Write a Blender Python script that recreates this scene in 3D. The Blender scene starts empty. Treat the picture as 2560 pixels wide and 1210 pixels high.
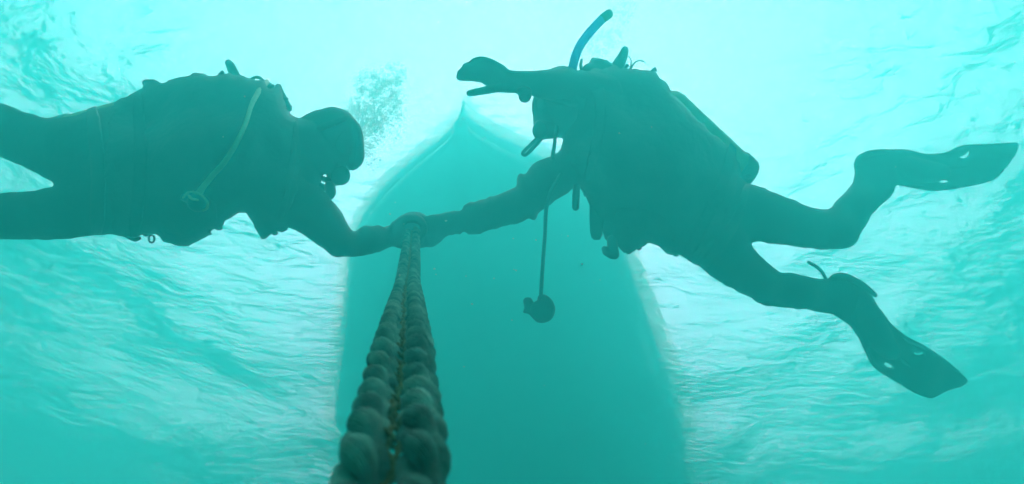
import bpy, bmesh, math, random
import numpy as np
from mathutils import Vector, Matrix
from mathutils.geometry import delaunay_2d_cdt

random.seed(7)
rng = np.random.default_rng(11)
scene = bpy.context.scene
col = scene.collection

# ------------------------------------------------------------------ camera
CAM_Z = -4.0
PITCH = 66.0
ROLL = 2.5
W, H, F = 2560.0, 1210.0, 1280.0
camdata = bpy.data.cameras.new('camera')
camdata.sensor_width = 36.0
camdata.lens = 36.0 * F / W
camdata.clip_start = 0.02
camdata.clip_end = 400.0
camdata.dof.use_dof = True
camdata.dof.focus_distance = 1.3
camdata.dof.aperture_fstop = 7.0
camera = bpy.data.objects.new('camera', camdata)
col.objects.link(camera)
camera.location = (0, 0, CAM_Z)
scene.camera = camera
_cp, _sp = math.cos(math.radians(PITCH)), math.sin(math.radians(PITCH))
_cr, _sr = math.cos(math.radians(ROLL)), math.sin(math.radians(ROLL))
_R0, _U0 = np.array((1.0, 0, 0)), np.array((0, -_sp, _cp))
C_R = _R0 * _cr + _U0 * _sr; C_U = _U0 * _cr - _R0 * _sr; C_F = np.array((0, _cp, _sp))
camera.rotation_euler = Matrix([[C_R[k], C_U[k], -C_F[k]] for k in range(3)]).to_euler()
C_O = np.array((0, 0, CAM_Z))

# ------------------------------------------------------------------ sky and sun
SUN_ELEV, SUN_AZ = 65.0, 4.0          # azimuth from +Y towards +X
world = bpy.data.worlds.new('World')
scene.world = world
world.use_nodes = True
wn = world.node_tree
wn.nodes.clear()
sky = wn.nodes.new('ShaderNodeTexSky')
sky.sky_type = 'NISHITA'
sky.sun_disc = False
sky.sun_elevation = math.radians(SUN_ELEV)
sky.sun_rotation = math.radians(SUN_AZ)
sky.dust_density = 0.05
sky.ozone_density = 0.3
sky.air_density = 0.6
bg = wn.nodes.new('ShaderNodeBackground')
bg.inputs['Strength'].default_value = 0.15
wo = wn.nodes.new('ShaderNodeOutputWorld')
wn.links.new(sky.outputs[0], bg.inputs[0])
wn.links.new(bg.outputs[0], wo.inputs[0])

sd = bpy.data.lights.new('sun', 'SUN')
sd.energy = 1.5
sd.angle = math.radians(155.0)
sd.color = (1.0, 0.98, 0.95)
sun = bpy.data.objects.new('sun', sd)
col.objects.link(sun)
_e, _a = math.radians(SUN_ELEV), math.radians(SUN_AZ)
sdir = Vector((math.cos(_e) * math.sin(_a), math.cos(_e) * math.cos(_a), math.sin(_e)))
sun.rotation_euler = sdir.to_track_quat('Z', 'Y').to_euler()

scene.view_settings.view_transform = 'Standard'
scene.view_settings.look = 'None'
scene.view_settings.gamma = 1.0
scene.view_settings.exposure = 3.8
scene.cycles.max_bounces = 10
scene.cycles.volume_bounces = 2
scene.cycles.transparent_max_bounces = 24
scene.cycles.sample_clamp_indirect = 6.0
scene.cycles.use_denoising = True

HAZE_DENSITY = 1.06
HAZE_COLOR = (0.042, 0.50, 0.445, 1)
HAZE_ABS = (0.33, 0.91, 0.71, 1)
HAZE_G = 0.42

# ------------------------------------------------------------------ helpers
def P(x, y, d):
    """photo pixel + depth along the view axis (m) -> world point"""
    return C_O + C_R * ((x - W / 2) / F * d) + C_U * (-(y - H / 2) / F * d) + C_F * d

def PV(x, y, d):
    return Vector(P(x, y, d))

def on_plane(x, y, z):
    v = P(x, y, 1.0) - C_O
    return C_O + v * ((z - CAM_Z) / v[2])

def mesh_obj(name, verts, faces, mat, parent=None, smooth=True):
    me = bpy.data.meshes.new(name)
    me.from_pydata([tuple(map(float, v)) for v in verts], [], [tuple(map(int, f)) for f in faces])
    me.update()
    if mat: me.materials.append(mat)
    if smooth: me.polygons.foreach_set('use_smooth', [True] * len(me.polygons))
    o = bpy.data.objects.new(name, me)
    col.objects.link(o)
    if parent is not None:
        o.parent = parent
        o.matrix_parent_inverse = Matrix.Translation(parent.location).inverted()
    return o

def tag(o, label=None, category=None, group=None, kind=None):
    if label: o['label'] = label
    if category: o['category'] = category
    if group: o['group'] = group
    if kind: o['kind'] = kind
    return o

def empty(name, loc, label, category, group=None):
    o = bpy.data.objects.new(name, None)
    o.empty_display_size = 0.1
    o.location = loc
    col.objects.link(o)
    return tag(o, label, category, group)

# ------------------------------------------------------------------ materials
def new_mat(name):
    m = bpy.data.materials.new(name)
    m.use_nodes = True
    m.node_tree.nodes.clear()
    return m, m.node_tree.nodes, m.node_tree.links

def surf_mat(name, c1, c2, scale=30.0, rough=0.6, bump=0.2, bscale=None, metallic=0.0, bdist=0.002, coat=0.0):
    m, n, l = new_mat(name)
    out = n.new('ShaderNodeOutputMaterial')
    b = n.new('ShaderNodeBsdfPrincipled')
    tc = n.new('ShaderNodeTexCoord')
    nz = n.new('ShaderNodeTexNoise'); nz.inputs['Scale'].default_value = scale
    nz.inputs['Detail'].default_value = 5
    rp = n.new('ShaderNodeValToRGB')
    rp.color_ramp.elements[0].position = 0.35; rp.color_ramp.elements[0].color = (*c1, 1)
    rp.color_ramp.elements[1].position = 0.65; rp.color_ramp.elements[1].color = (*c2, 1)
    l.new(tc.outputs['Object'], nz.inputs['Vector']); l.new(nz.outputs['Fac'], rp.inputs[0])
    l.new(rp.outputs[0], b.inputs['Base Color'])
    b.inputs['Roughness'].default_value = rough
    b.inputs['Metallic'].default_value = metallic
    b.inputs['Coat Weight'].default_value = coat
    if bump:
        n2 = n.new('ShaderNodeTexNoise'); n2.inputs['Scale'].default_value = bscale or scale * 4
        n2.inputs['Detail'].default_value = 4
        l.new(tc.outputs['Object'], n2.inputs['Vector'])
        bp = n.new('ShaderNodeBump'); bp.inputs['Strength'].default_value = bump
        bp.inputs['Distance'].default_value = bdist
        l.new(n2.outputs['Fac'], bp.inputs['Height']); l.new(bp.outputs[0], b.inputs['Normal'])
    l.new(b.outputs[0], out.inputs[0])
    return m

# ------------------------------------------------------------------ water surface
def make_water():
    m, n, l = new_mat('water_surface')
    out = n.new('ShaderNodeOutputMaterial')
    tr = n.new('ShaderNodeBsdfTransparent')
    gl = n.new('ShaderNodeBsdfGlossy'); gl.inputs['Roughness'].default_value = 0.2
    fr = n.new('ShaderNodeFresnel'); fr.inputs['IOR'].default_value = 1.333
    rf = n.new('ShaderNodeBsdfRefraction'); rf.inputs['IOR'].default_value = 1.333; rf.inputs['Roughness'].default_value = 0.0
    m2 = n.new('ShaderNodeMixShader'); m2.inputs[0].default_value = 0.3
    mx = n.new('ShaderNodeMixShader')
    geo = n.new('ShaderNodeNewGeometry')
    # wind ripples: crests a little bowed, stretched along x
    mp = n.new('ShaderNodeMapping'); mp.inputs['Scale'].default_value = (0.55, 1.5, 1.0)
    mp.inputs['Rotation'].default_value = (0, 0, math.radians(4))
    n1 = n.new('ShaderNodeTexNoise'); n1.inputs["Scale"].default_value = 7.0
    n1.inputs['Detail'].default_value = 4; n1.inputs['Roughness'].default_value = 0.55
    n1.inputs['Distortion'].default_value = 0.6
    l.new(geo.outputs['Position'], mp.inputs['Vector']); l.new(mp.outputs[0], n1.inputs['Vector'])
    bp = n.new('ShaderNodeBump'); bp.inputs['Strength'].default_value = 1.0
    bp.inputs["Distance"].default_value = 0.041
    l.new(n1.outputs['Fac'], bp.inputs['Height'])
    l.new(bp.outputs[0], fr.inputs['Normal']); l.new(bp.outputs[0], gl.inputs['Normal']); l.new(bp.outputs[0], rf.inputs['Normal'])
    l.new(fr.outputs[0], mx.inputs[0]); l.new(tr.outputs[0], m2.inputs[1]); l.new(rf.outputs[0], m2.inputs[2]); l.new(m2.outputs[0], mx.inputs[1]); l.new(gl.outputs[0], mx.inputs[2])
    l.new(mx.outputs[0], out.inputs[0])
    N = 420
    t = np.linspace(-1, 1, N)
    g = 60.0 * np.sinh(t * 3.2) / np.sinh(3.2)
    X, Y = np.meshgrid(g, g + 4.0, indexing='ij')
    Z = np.zeros_like(X)
    r2 = np.random.default_rng(3)
    for i in range(26):
        wl = 0.5 * (3.6 / 0.5) ** r2.random()
        ang = math.radians(90 + r2.normal(0, 26))
        k = 2 * math.pi / wl
        amp = 0.0062 * wl ** 0.9 * (0.6 + 0.8 * r2.random())
        Z += amp * np.sin(k * (X * math.cos(ang) + (Y + 0.02 * X * X * np.exp(-X * X / 200)) * math.sin(ang)) + r2.random() * 6.28)
    Z *= np.exp(-((X ** 2 + (Y - 4) ** 2) / 30.0 ** 2))
    idx = np.arange(N * N).reshape(N, N)
    a, b, c, d = idx[:-1, :-1].ravel(), idx[1:, :-1].ravel(), idx[1:, 1:].ravel(), idx[:-1, 1:].ravel()
    o = mesh_obj('water_surface', np.stack([X, Y, Z], -1).reshape(-1, 3), np.stack([a, b, c, d], -1), m)
    return tag(o, 'rippled sea surface seen from below above the divers', 'water', kind='structure')
make_water()

# ------------------------------------------------------------------ seabed
def make_seabed():
    m = surf_mat('sand', (0.22, 0.20, 0.15), (0.36, 0.32, 0.24), 1.2, 0.9, 0.6, 6.0, bdist=0.05)
    N = 90
    g = np.linspace(-58, 58, N)
    X, Y = np.meshgrid(g, g + 4, indexing='ij')
    Z = -8 + 0.18 * np.sin(X * 0.5 + 0.7 * np.sin(Y * 0.23)) + 0.15 * np.sin(Y * 0.8 + X * 0.2)
    idx = np.arange(N * N).reshape(N, N)
    a, b, c, d = idx[:-1, :-1].ravel(), idx[1:, :-1].ravel(), idx[1:, 1:].ravel(), idx[:-1, 1:].ravel()
    o = mesh_obj('seabed', np.stack([X, Y, Z], -1).reshape(-1, 3), np.stack([a, b, c, d], -1), m)
    tag(o, 'rippled sandy sea floor below the divers', 'seabed', kind='structure')
make_seabed()

# ------------------------------------------------------------------ boat
def make_boat():
    bow = on_plane(1152, 300, 0)
    aft = on_plane(1232, 900, 0)
    ax = aft - bow; ax /= np.linalg.norm(ax)
    side = np.array((ax[1], -ax[0], 0.0))          # towards +x
    boat = empty('boat', (bow[0] + ax[0] * 4, bow[1] + ax[1] * 4, 0),
                 'broad boat hull floating above the mooring rope, seen from below', 'boat')
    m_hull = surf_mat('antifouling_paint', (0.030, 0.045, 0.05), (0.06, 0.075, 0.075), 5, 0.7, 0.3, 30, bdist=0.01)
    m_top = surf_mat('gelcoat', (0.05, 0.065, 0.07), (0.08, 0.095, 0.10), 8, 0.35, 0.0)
    m_rub = surf_mat('rubber', (0.02, 0.02, 0.02), (0.035, 0.035, 0.035), 20, 0.8, 0.2)
    m_met = surf_mat('steel', (0.35, 0.35, 0.36), (0.5, 0.5, 0.5), 40, 0.35, 0.1, metallic=0.9)
    L = 8.8
    tab = np.array([(0.000, 0.012), (0.124, 0.094), (0.220, 0.248), (0.316, 0.416), (0.452, 0.648), (0.692, 0.960), (1.016, 1.168), (1.360, 1.320), (1.820, 1.460), (2.264, 1.600), (3.252, 1.900), (5.200, 2.120), (8.800, 2.080)])
    def half(s):
        return float(np.mean(np.interp(np.clip(s + np.linspace(-1, 1, 9) * min(0.2, s * 0.35), 0, 8.8), tab[:, 0], tab[:, 1])))
    def draft(s):
        return 0.34 * min(1.0, (s / 0.9)) ** 0.6 - 0.04 * max(0, (s - 4) / 4)
    def sect(s, prof):
        w, d = half(s), max(0.02, draft(s))
        out = []
        for u, v in prof(w, d, s):
            p = bow + ax * s + side * u
            out.append((p[0], p[1], v))
        return out
    def hull_prof(w, d, s):
        half_p = [(w * 0.93, 0.05), (w * 0.905, 0.0), (w * 0.87, -d * 0.38), (w * 0.83, -d * 0.44), (w * 0.62, -d * 0.42), (w * 0.60, -d * 0.66),
                  (w * 0.3, -d * 0.83), (0.05, -d * 0.98), (0.035, -d * 1.12)]
        return half_p + [(-u, v) for u, v in reversed(half_p)]
    ss = np.concatenate([np.linspace(0, 1, 14) ** 1.5 * 1.4, np.linspace(1.6, L, 26)])
    verts, faces = [], []
    for s in ss: verts += sect(s, hull_prof)
    n = 18
    for i in range(len(ss) - 1):
        for j in range(n - 1):
            faces.append((i * n + j, i * n + j + 1, (i + 1) * n + j + 1, (i + 1) * n + j))
    faces.append(tuple(range(n))[::-1]); faces.append(tuple((len(ss) - 1) * n + j for j in range(n)))
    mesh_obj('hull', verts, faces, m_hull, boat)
    # topsides above the waterline, stem raked aft
    for sg in (1, -1):
        verts, faces = [], []
        for s in ss:
            w = half(s)
            for u, v in ((w * 0.935, 0.048), (w * 1.08, 0.40), (max(w * 1.08 - 0.06, 0.002), 0.40), (max(w * 0.93 - 0.07, 0.001), 0.048)):
                p = bow + ax * (s + -0.25 * v * math.exp(-s)) + side * (u * sg)
                verts.append((p[0], p[1], v))
        for i in range(len(ss) - 1):
            for j in range(4):
                k = (j + 1) % 4
                faces.append((i * 4 + j, i * 4 + k, (i + 1) * 4 + k, (i + 1) * 4 + j))
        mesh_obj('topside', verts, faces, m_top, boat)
    # deck
    verts, faces = [], []
    for s in ss:
        w = half(s)
        for u in (w * 0.925, 0, -w * 0.925):
            p = bow + ax * s + side * u
            verts.append((p[0], p[1], 0.06 + (0.03 if u == 0 else 0)))
    for i in range(len(ss) - 1):
        for j in range(2):
            faces.append((i * 3 + j, i * 3 + j + 1, (i + 1) * 3 + j + 1, (i + 1) * 3 + j))
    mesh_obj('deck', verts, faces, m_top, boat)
    # keel eye that carries the rope
    return boat, bow, ax, side

# ------------------------------------------------------------------ shape builders
def catmull(pts, sub):
    pts = np.asarray(pts, float)
    if len(pts) < 3 or sub <= 1: 
        if len(pts) == 2 and sub > 1:
            return np.array([pts[0] + (pts[1] - pts[0]) * t for t in np.linspace(0, 1, sub + 1)])
        return pts
    out = []
    ext = np.vstack([2 * pts[0] - pts[1], pts, 2 * pts[-1] - pts[-2]])
    for i in range(1, len(ext) - 2):
        p0, p1, p2, p3 = ext[i - 1], ext[i], ext[i + 1], ext[i + 2]
        for t in np.arange(sub) / sub:
            out.append(0.5 * (2 * p1 + (p2 - p0) * t + (2 * p0 - 5 * p1 + 4 * p2 - p3) * t * t + (3 * p1 - p0 - 3 * p2 + p3) * t ** 3))
    out.append(ext[-2])
    return np.array(out)

def tube_data(pts, rad, n=10, squash=1.0, round_ends=True):
    pts = np.asarray(pts, float); rad = list(rad)
    if round_ends:
        t0 = pts[0] - pts[1]; t0 /= np.linalg.norm(t0); t1 = pts[-1] - pts[-2]; t1 /= np.linalg.norm(t1)
        a, b = [], []
        for th in (0.2, 0.6, 1.05):
            a.append((pts[0] + t0 * rad[0] * math.cos(th), rad[0] * math.sin(th)))
            b.append((pts[-1] + t1 * rad[-1] * math.cos(th), rad[-1] * math.sin(th)))
        pts = np.vstack([[p for p, r in a], pts, [p for p, r in reversed(b)]])
        rad = [r for p, r in a] + rad + [r for p, r in reversed(b)]
    m = len(pts)
    tg = np.gradient(pts, axis=0); tg /= np.maximum(np.linalg.norm(tg, axis=1), 1e-9)[:, None]
    ref = np.array((0, 0, 1.0)) if abs(tg[0][2]) < 0.9 else np.array((1.0, 0, 0))
    nrm = ref - tg[0] * ref.dot(tg[0]); nrm /= np.linalg.norm(nrm)
    verts = []
    for i in range(m):
        nrm = nrm - tg[i] * nrm.dot(tg[i]); nrm /= max(np.linalg.norm(nrm), 1e-9)
        bi = np.cross(tg[i], nrm)
        for j in range(n):
            a = 2 * math.pi * j / n
            verts.append(pts[i] + rad[i] * (nrm * math.cos(a) + bi * squash * math.sin(a)))
    faces = []
    for i in range(m - 1):
        for j in range(n):
            k = (j + 1) % n
            faces.append((i * n + j, i * n + k, (i + 1) * n + k, (i + 1) * n + j))
    faces.append(tuple(range(n))[::-1]); faces.append(tuple((m - 1) * n + j for j in range(n)))
    return verts, faces

def tube_obj(name, pts, rad, mat, parent=None, n=10, squash=1.0, round_ends=True):
    v, f = tube_data(pts, rad, n, squash, round_ends)
    return mesh_obj(name, v, f, mat, parent)

def px_tube(pts, n=12, sub=5, squash=1.0):
    """(x, y, depth, radius px) control points -> tube data in metres"""
    q = catmull(pts, sub)
    return tube_data([P(x, y, d) for x, y, d, r in q], [max(r, 0.5) * d / F for x, y, d, r in q], n, squash)

def hose(name, pts, mat, parent, n=10, sub=6):
    v, f = px_tube(pts, n, sub)
    return mesh_obj(name, v, f, mat, parent)

def ellipsoid_data(c, axes, seg=20, rings=12):
    verts, faces = [], []
    ax = [np.asarray(a, float) for a in axes]
    for i in range(rings + 1):
        th = math.pi * i / rings
        for j in range(seg):
            ph = 2 * math.pi * j / seg
            verts.append(c + ax[0] * math.sin(th) * math.cos(ph) + ax[1] * math.sin(th) * math.sin(ph) + ax[2] * math.cos(th))
    for i in range(rings):
        for j in range(seg):
            k = (j + 1) % seg
            faces.append((i * seg + j, i * seg + k, (i + 1) * seg + k, (i + 1) * seg + j))
    return verts, faces

def px_ellipsoid(x, y, d, rx, ry, rz, rot=0.0):
    """radii rx, ry in px, rz in metres along the view"""
    s = d / F; c, k = math.cos(rot), math.sin(rot)
    a = (C_R * c - C_U * k) * rx * s; b = (C_R * k + C_U * c) * ry * s
    return ellipsoid_data(P(x, y, d), (a, b, C_F * rz))

def lathe(name, prof, a, b, mat, parent, n=28):
    """profile [(t along a->b in metres, radius)]"""
    a, b = np.asarray(a, float), np.asarray(b, float)
    ax = (b - a) / np.linalg.norm(b - a)
    u = np.cross(ax, (0.3, 0.2, 0.9)); u /= np.linalg.norm(u); v = np.cross(ax, u)
    verts, faces = [], []
    for t, r in prof:
        for j in range(n):
            th = 2 * math.pi * j / n
            verts.append(a + ax * t + (u * math.cos(th) + v * math.sin(th)) * max(r, 1e-4))
    for i in range(len(prof) - 1):
        for j in range(n):
            k = (j + 1) % n
            faces.append((i * n + j, i * n + k, (i + 1) * n + k, (i + 1) * n + j))
    faces.append(tuple(range(n))[::-1]); faces.append(tuple((len(prof) - 1) * n + j for j in range(n)))
    return mesh_obj(name, verts, faces, mat, parent)

def inside(poly, x, y):
    poly = np.asarray(poly, float)
    r = np.zeros(np.shape(x), bool)
    j = len(poly) - 1
    for i in range(len(poly)):
        xi, yi = poly[i]; xj, yj = poly[j]
        if yi != yj:
            r ^= ((yi > y) != (yj > y)) & (x < (xj - xi) * (y - yi) / (yj - yi) + xi)
        j = i
    return r

class Field:
    """half thickness (px) of an inflated outline: sqrt of the solution of lap(u) = -2"""
    def __init__(self, polys, step=6.0, iters=420):
        allp = np.vstack([np.asarray(p, float) for p in polys])
        self.x0, self.y0 = allp.min(0) - 3 * step
        x1, y1 = allp.max(0) + 3 * step
        self.s = step
        nx, ny = int((x1 - self.x0) / step) + 1, int((y1 - self.y0) / step) + 1
        gx, gy = np.meshgrid(self.x0 + step * np.arange(nx), self.y0 + step * np.arange(ny), indexing='ij')
        m = np.zeros((nx, ny), bool)
        for p in polys: m |= inside(p, gx, gy)
        m[0] = m[-1] = False; m[:, 0] = m[:, -1] = False
        u = np.zeros((nx, ny)); par = (np.add.outer(np.arange(nx), np.arange(ny)) % 2).astype(bool)
        w = 1.92
        for _ in range(iters):
            for c in (par, ~par):
                nb = np.zeros_like(u)
                nb[1:-1, 1:-1] = (u[2:, 1:-1] + u[:-2, 1:-1] + u[1:-1, 2:] + u[1:-1, :-2] + 2 * step * step) / 4
                mm = m & c
                u[mm] += w * (nb[mm] - u[mm])
        self.u = np.maximum(u, 0)
    def __call__(self, x, y):
        fx = np.clip((np.asarray(x, float) - self.x0) / self.s, 0, self.u.shape[0] - 1.001)
        fy = np.clip((np.asarray(y, float) - self.y0) / self.s, 0, self.u.shape[1] - 1.001)
        i, j = fx.astype(int), fy.astype(int); a, b = fx - i, fy - j
        u = self.u
        return np.sqrt(np.maximum(0, u[i, j] * (1 - a) * (1 - b) + u[i + 1, j] * a * (1 - b) + u[i, j + 1] * (1 - a) * b + u[i + 1, j + 1] * a * b))

def depth_fn(ctrl):
    c = np.asarray(ctrl, float)
    def f(x, y):
        d2 = (np.asarray(x)[..., None] - c[:, 0]) ** 2 + (np.asarray(y)[..., None] - c[:, 1]) ** 2 + 400.0
        w = d2 ** -1.6
        return (w * c[:, 2]).sum(-1) / w.sum(-1)
    return f

def resample(poly, step):
    out = []
    n = len(poly)
    for i in range(n):
        a, b = np.asarray(poly[i], float), np.asarray(poly[(i + 1) % n], float)
        k = max(1, int(np.linalg.norm(b - a) / step))
        for t in range(k): out.append(a + (b - a) * t / k)
    return out

def rounded(poly, it=1):
    p = [np.asarray(q, float) for q in poly]
    for _ in range(it):
        o = []
        for i in range(len(p)):
            a, b = p[i], p[(i + 1) % len(p)]
            o += [a * 0.8 + b * 0.2, a * 0.2 + b * 0.8]
        p = o
    return p

def pillow(poly, dfn, field=None, T=0.18, off=0.0, scale=1.0, holes=(), step=8.0, front=1.0, back=1.0, ruffle=0.0):
    """outline in photo pixels -> closed solid of real thickness at depth dfn"""
    poly = rounded(poly); holes = [rounded(h) for h in holes]
    if ruffle:
        poly = resample(poly, 7.0)
        rr = random.Random(int(len(poly)))
        ph = [rr.random() * 6.28 for _ in range(4)]
        q = []
        for i, p in enumerate(poly):
            t = poly[(i + 1) % len(poly)] - poly[i - 1]; t = t / max(1e-6, np.linalg.norm(t))
            w = math.sin(i * 0.9 + ph[0]) * math.sin(i * 0.17 + ph[1]) + 0.6 * math.sin(i * 1.7 + ph[2]) * math.sin(i * 0.31 + ph[3]) + rr.uniform(-.35, .35)
            q.append(p + np.array((-t[1], t[0])) * w * ruffle)
        poly = q
    loops = [resample(poly, step)] + [resample(h, 5.0) for h in holes]
    pts, edges = [], []
    for lp in loops:
        b = len(pts); pts += [Vector((p[0], p[1])) for p in lp]
        edges += [(b + i, b + (i + 1) % len(lp)) for i in range(len(lp))]
    arr = np.array([tuple(p) for p in pts])
    x0, y0 = arr.min(0); x1, y1 = arr.max(0)
    gx, gy = np.meshgrid(np.arange(x0, x1, step), np.arange(y0, y1, step), indexing='ij')
    gx = gx + (np.arange(gx.shape[1]) % 2)[None, :] * step * 0.5
    gx, gy = gx.ravel(), gy.ravel()
    ok = inside(poly, gx, gy)
    for h in holes: ok &= ~inside(h, gx, gy)
    gx, gy = gx[ok], gy[ok]
    dm = np.full(len(gx), 1e9)
    for p in arr: dm = np.minimum(dm, (gx - p[0]) ** 2 + (gy - p[1]) ** 2)
    keep = dm > (step * 0.45) ** 2
    pts += [Vector((a, b)) for a, b in zip(gx[keep], gy[keep])]
    rv, re, rf, ov, oe, of = delaunay_2d_cdt(pts, edges, [], 0, 1e-4)
    V = np.array([tuple(p) for p in rv])
    tri = []
    cen = np.array([V[list(f)].mean(0) for f in rf])
    good = inside(poly, cen[:, 0], cen[:, 1])
    for h in holes: good &= ~inside(h, cen[:, 0], cen[:, 1])
    for f, g in zip(rf, good):
        if g:
            a, b, c = V[f[0]], V[f[1]], V[f[2]]
            s = (b[0] - a[0]) * (c[1] - a[1]) - (b[1] - a[1]) * (c[0] - a[0])
            tri.append(tuple(f) if s > 0 else tuple(reversed(f)))
    d = dfn(V[:, 0], V[:, 1])
    if field is None:
        h = np.full(len(V), T)
    else:
        h = field(V[:, 0], V[:, 1]) * d / F * scale
        h = T * np.tanh(h / T) + off
    n = len(V)
    top = [P(V[i, 0], V[i, 1], d[i] - h[i] * front) for i in range(n)]
    bot = [P(V[i, 0], V[i, 1], d[i] + h[i] * back) for i in range(n)]
    faces = [tuple(reversed(t)) for t in tri] + [tuple(i + n for i in t) for t in tri]
    cnt = {}
    for t in tri:
        for i in range(3): cnt[(t[i], t[(i + 1) % 3])] = 1
    for (a, b) in list(cnt):
        if (b, a) not in cnt: faces.append((a, b, b + n, a + n))
    return top + bot, faces

def pillow_obj(name, mat, parent, *a, **k):
    v, f = pillow(*a, **k)
    return mesh_obj(name, v, f, mat, parent)

def fuse(name, shapes, mat, parent, voxel=0.008, smooth=6):
    """several closed shapes -> one continuous skin"""
    V, Fc = [], []
    for v, f in shapes:
        b = len(V); V += list(v); Fc += [tuple(i + b for i in q) for q in f]
    o = mesh_obj(name, V, Fc, None)
    r = o.modifiers.new('r', 'REMESH'); r.mode = 'VOXEL'; r.voxel_size = voxel
    s = o.modifiers.new('s', 'SMOOTH'); s.factor = 0.5; s.iterations = smooth
    dg = bpy.context.evaluated_depsgraph_get()
    me = bpy.data.meshes.new_from_object(o.evaluated_get(dg))
    old = o.data
    bpy.data.objects.remove(o); bpy.data.meshes.remove(old)
    me.name = name
    me.materials.clear(); me.materials.append(mat)
    me.polygons.foreach_set('use_smooth', [True] * len(me.polygons))
    o = bpy.data.objects.new(name, me)
    col.objects.link(o)
    if parent is not None:
        o.parent = parent
        o.matrix_parent_inverse = Matrix.Translation(parent.location).inverted()
    return o

def ring_obj(name, c, nrm, R, r, mat, parent, n=20, k=8, arc=1.0):
    nrm = np.asarray(nrm, float); nrm /= np.linalg.norm(nrm)
    u = np.cross(nrm, (0.31, 0.2, 0.9)); u /= np.linalg.norm(u); v = np.cross(nrm, u)
    pts = [c + R * (u * math.cos(t) + v * math.sin(t)) for t in np.linspace(0, 2 * math.pi * arc, n)]
    return tube_obj(name, pts, [r] * n, mat, parent, k, 1.0, False)

def disc_obj(name, c, nrm, R, thick, mat, parent, n=32):
    nrm = np.asarray(nrm, float); nrm /= np.linalg.norm(nrm)
    b = thick * 0.25
    return lathe(name, [(-thick / 2, R * .6), (-thick / 2, R - b), (-thick / 2 + b, R), (thick / 2 - b, R), (thick / 2, R - b), (thick / 2, R * 0.5)],
                 c, c + nrm, mat, parent, n)

boat, BOW, BAX, BSIDE = make_boat()

# ------------------------------------------------------------------ shared materials
M_SUIT = surf_mat('neoprene', (0.012, 0.014, 0.016), (0.026, 0.028, 0.032), 9, 0.65, 0.7, 28, bdist=0.006)
M_VEST = surf_mat('nylon_vest', (0.012, 0.013, 0.016), (0.034, 0.036, 0.04), 12, 0.6, 0.8, 22, bdist=0.012)
M_RUB = surf_mat('black_rubber', (0.012, 0.012, 0.013), (0.022, 0.022, 0.024), 25, 0.5, 0.1)
M_PLAS = surf_mat('black_plastic', (0.016, 0.016, 0.018), (0.03, 0.03, 0.032), 30, 0.4, 0.1)
M_YEL = surf_mat('yellow_paint', (0.30, 0.25, 0.06), (0.36, 0.30, 0.08), 18, 0.45, 0.15)
M_YHOSE = surf_mat('yellow_hose', (0.40, 0.38, 0.23), (0.50, 0.46, 0.28), 30, 0.55, 0.2)
def snorkel_mat():
    m = surf_mat('blue_plastic', (0.05, 0.26, 0.80), (0.07, 0.32, 0.88), 30, 0.4, 0.05)
    n, l = m.node_tree.nodes, m.node_tree.links
    b = next(x for x in n if x.type == 'BSDF_PRINCIPLED'); o = next(x for x in n if x.type == 'OUTPUT_MATERIAL')
    t = n.new('ShaderNodeBsdfTranslucent'); t.inputs[0].default_value = (0.08, 0.36, 0.92, 1)
    x = n.new('ShaderNodeMixShader'); x.inputs[0].default_value = 0.55
    l.new(b.outputs[0], x.inputs[1]); l.new(t.outputs[0], x.inputs[2]); l.new(x.outputs[0], o.inputs[0])
    return m
M_BLUE = snorkel_mat()
M_CHROME = surf_mat('dull_chrome', (0.12, 0.12, 0.13), (0.18, 0.18, 0.19), 30, 0.45, 0.05, metallic=0.6)
M_GLASS = surf_mat('tempered_glass', (0.05, 0.08, 0.08), (0.06, 0.09, 0.09), 5, 0.08, 0.0)
M_GREY = surf_mat('webbing', (0.018, 0.018, 0.02), (0.035, 0.035, 0.038), 60, 0.8, 0.3)

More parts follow.
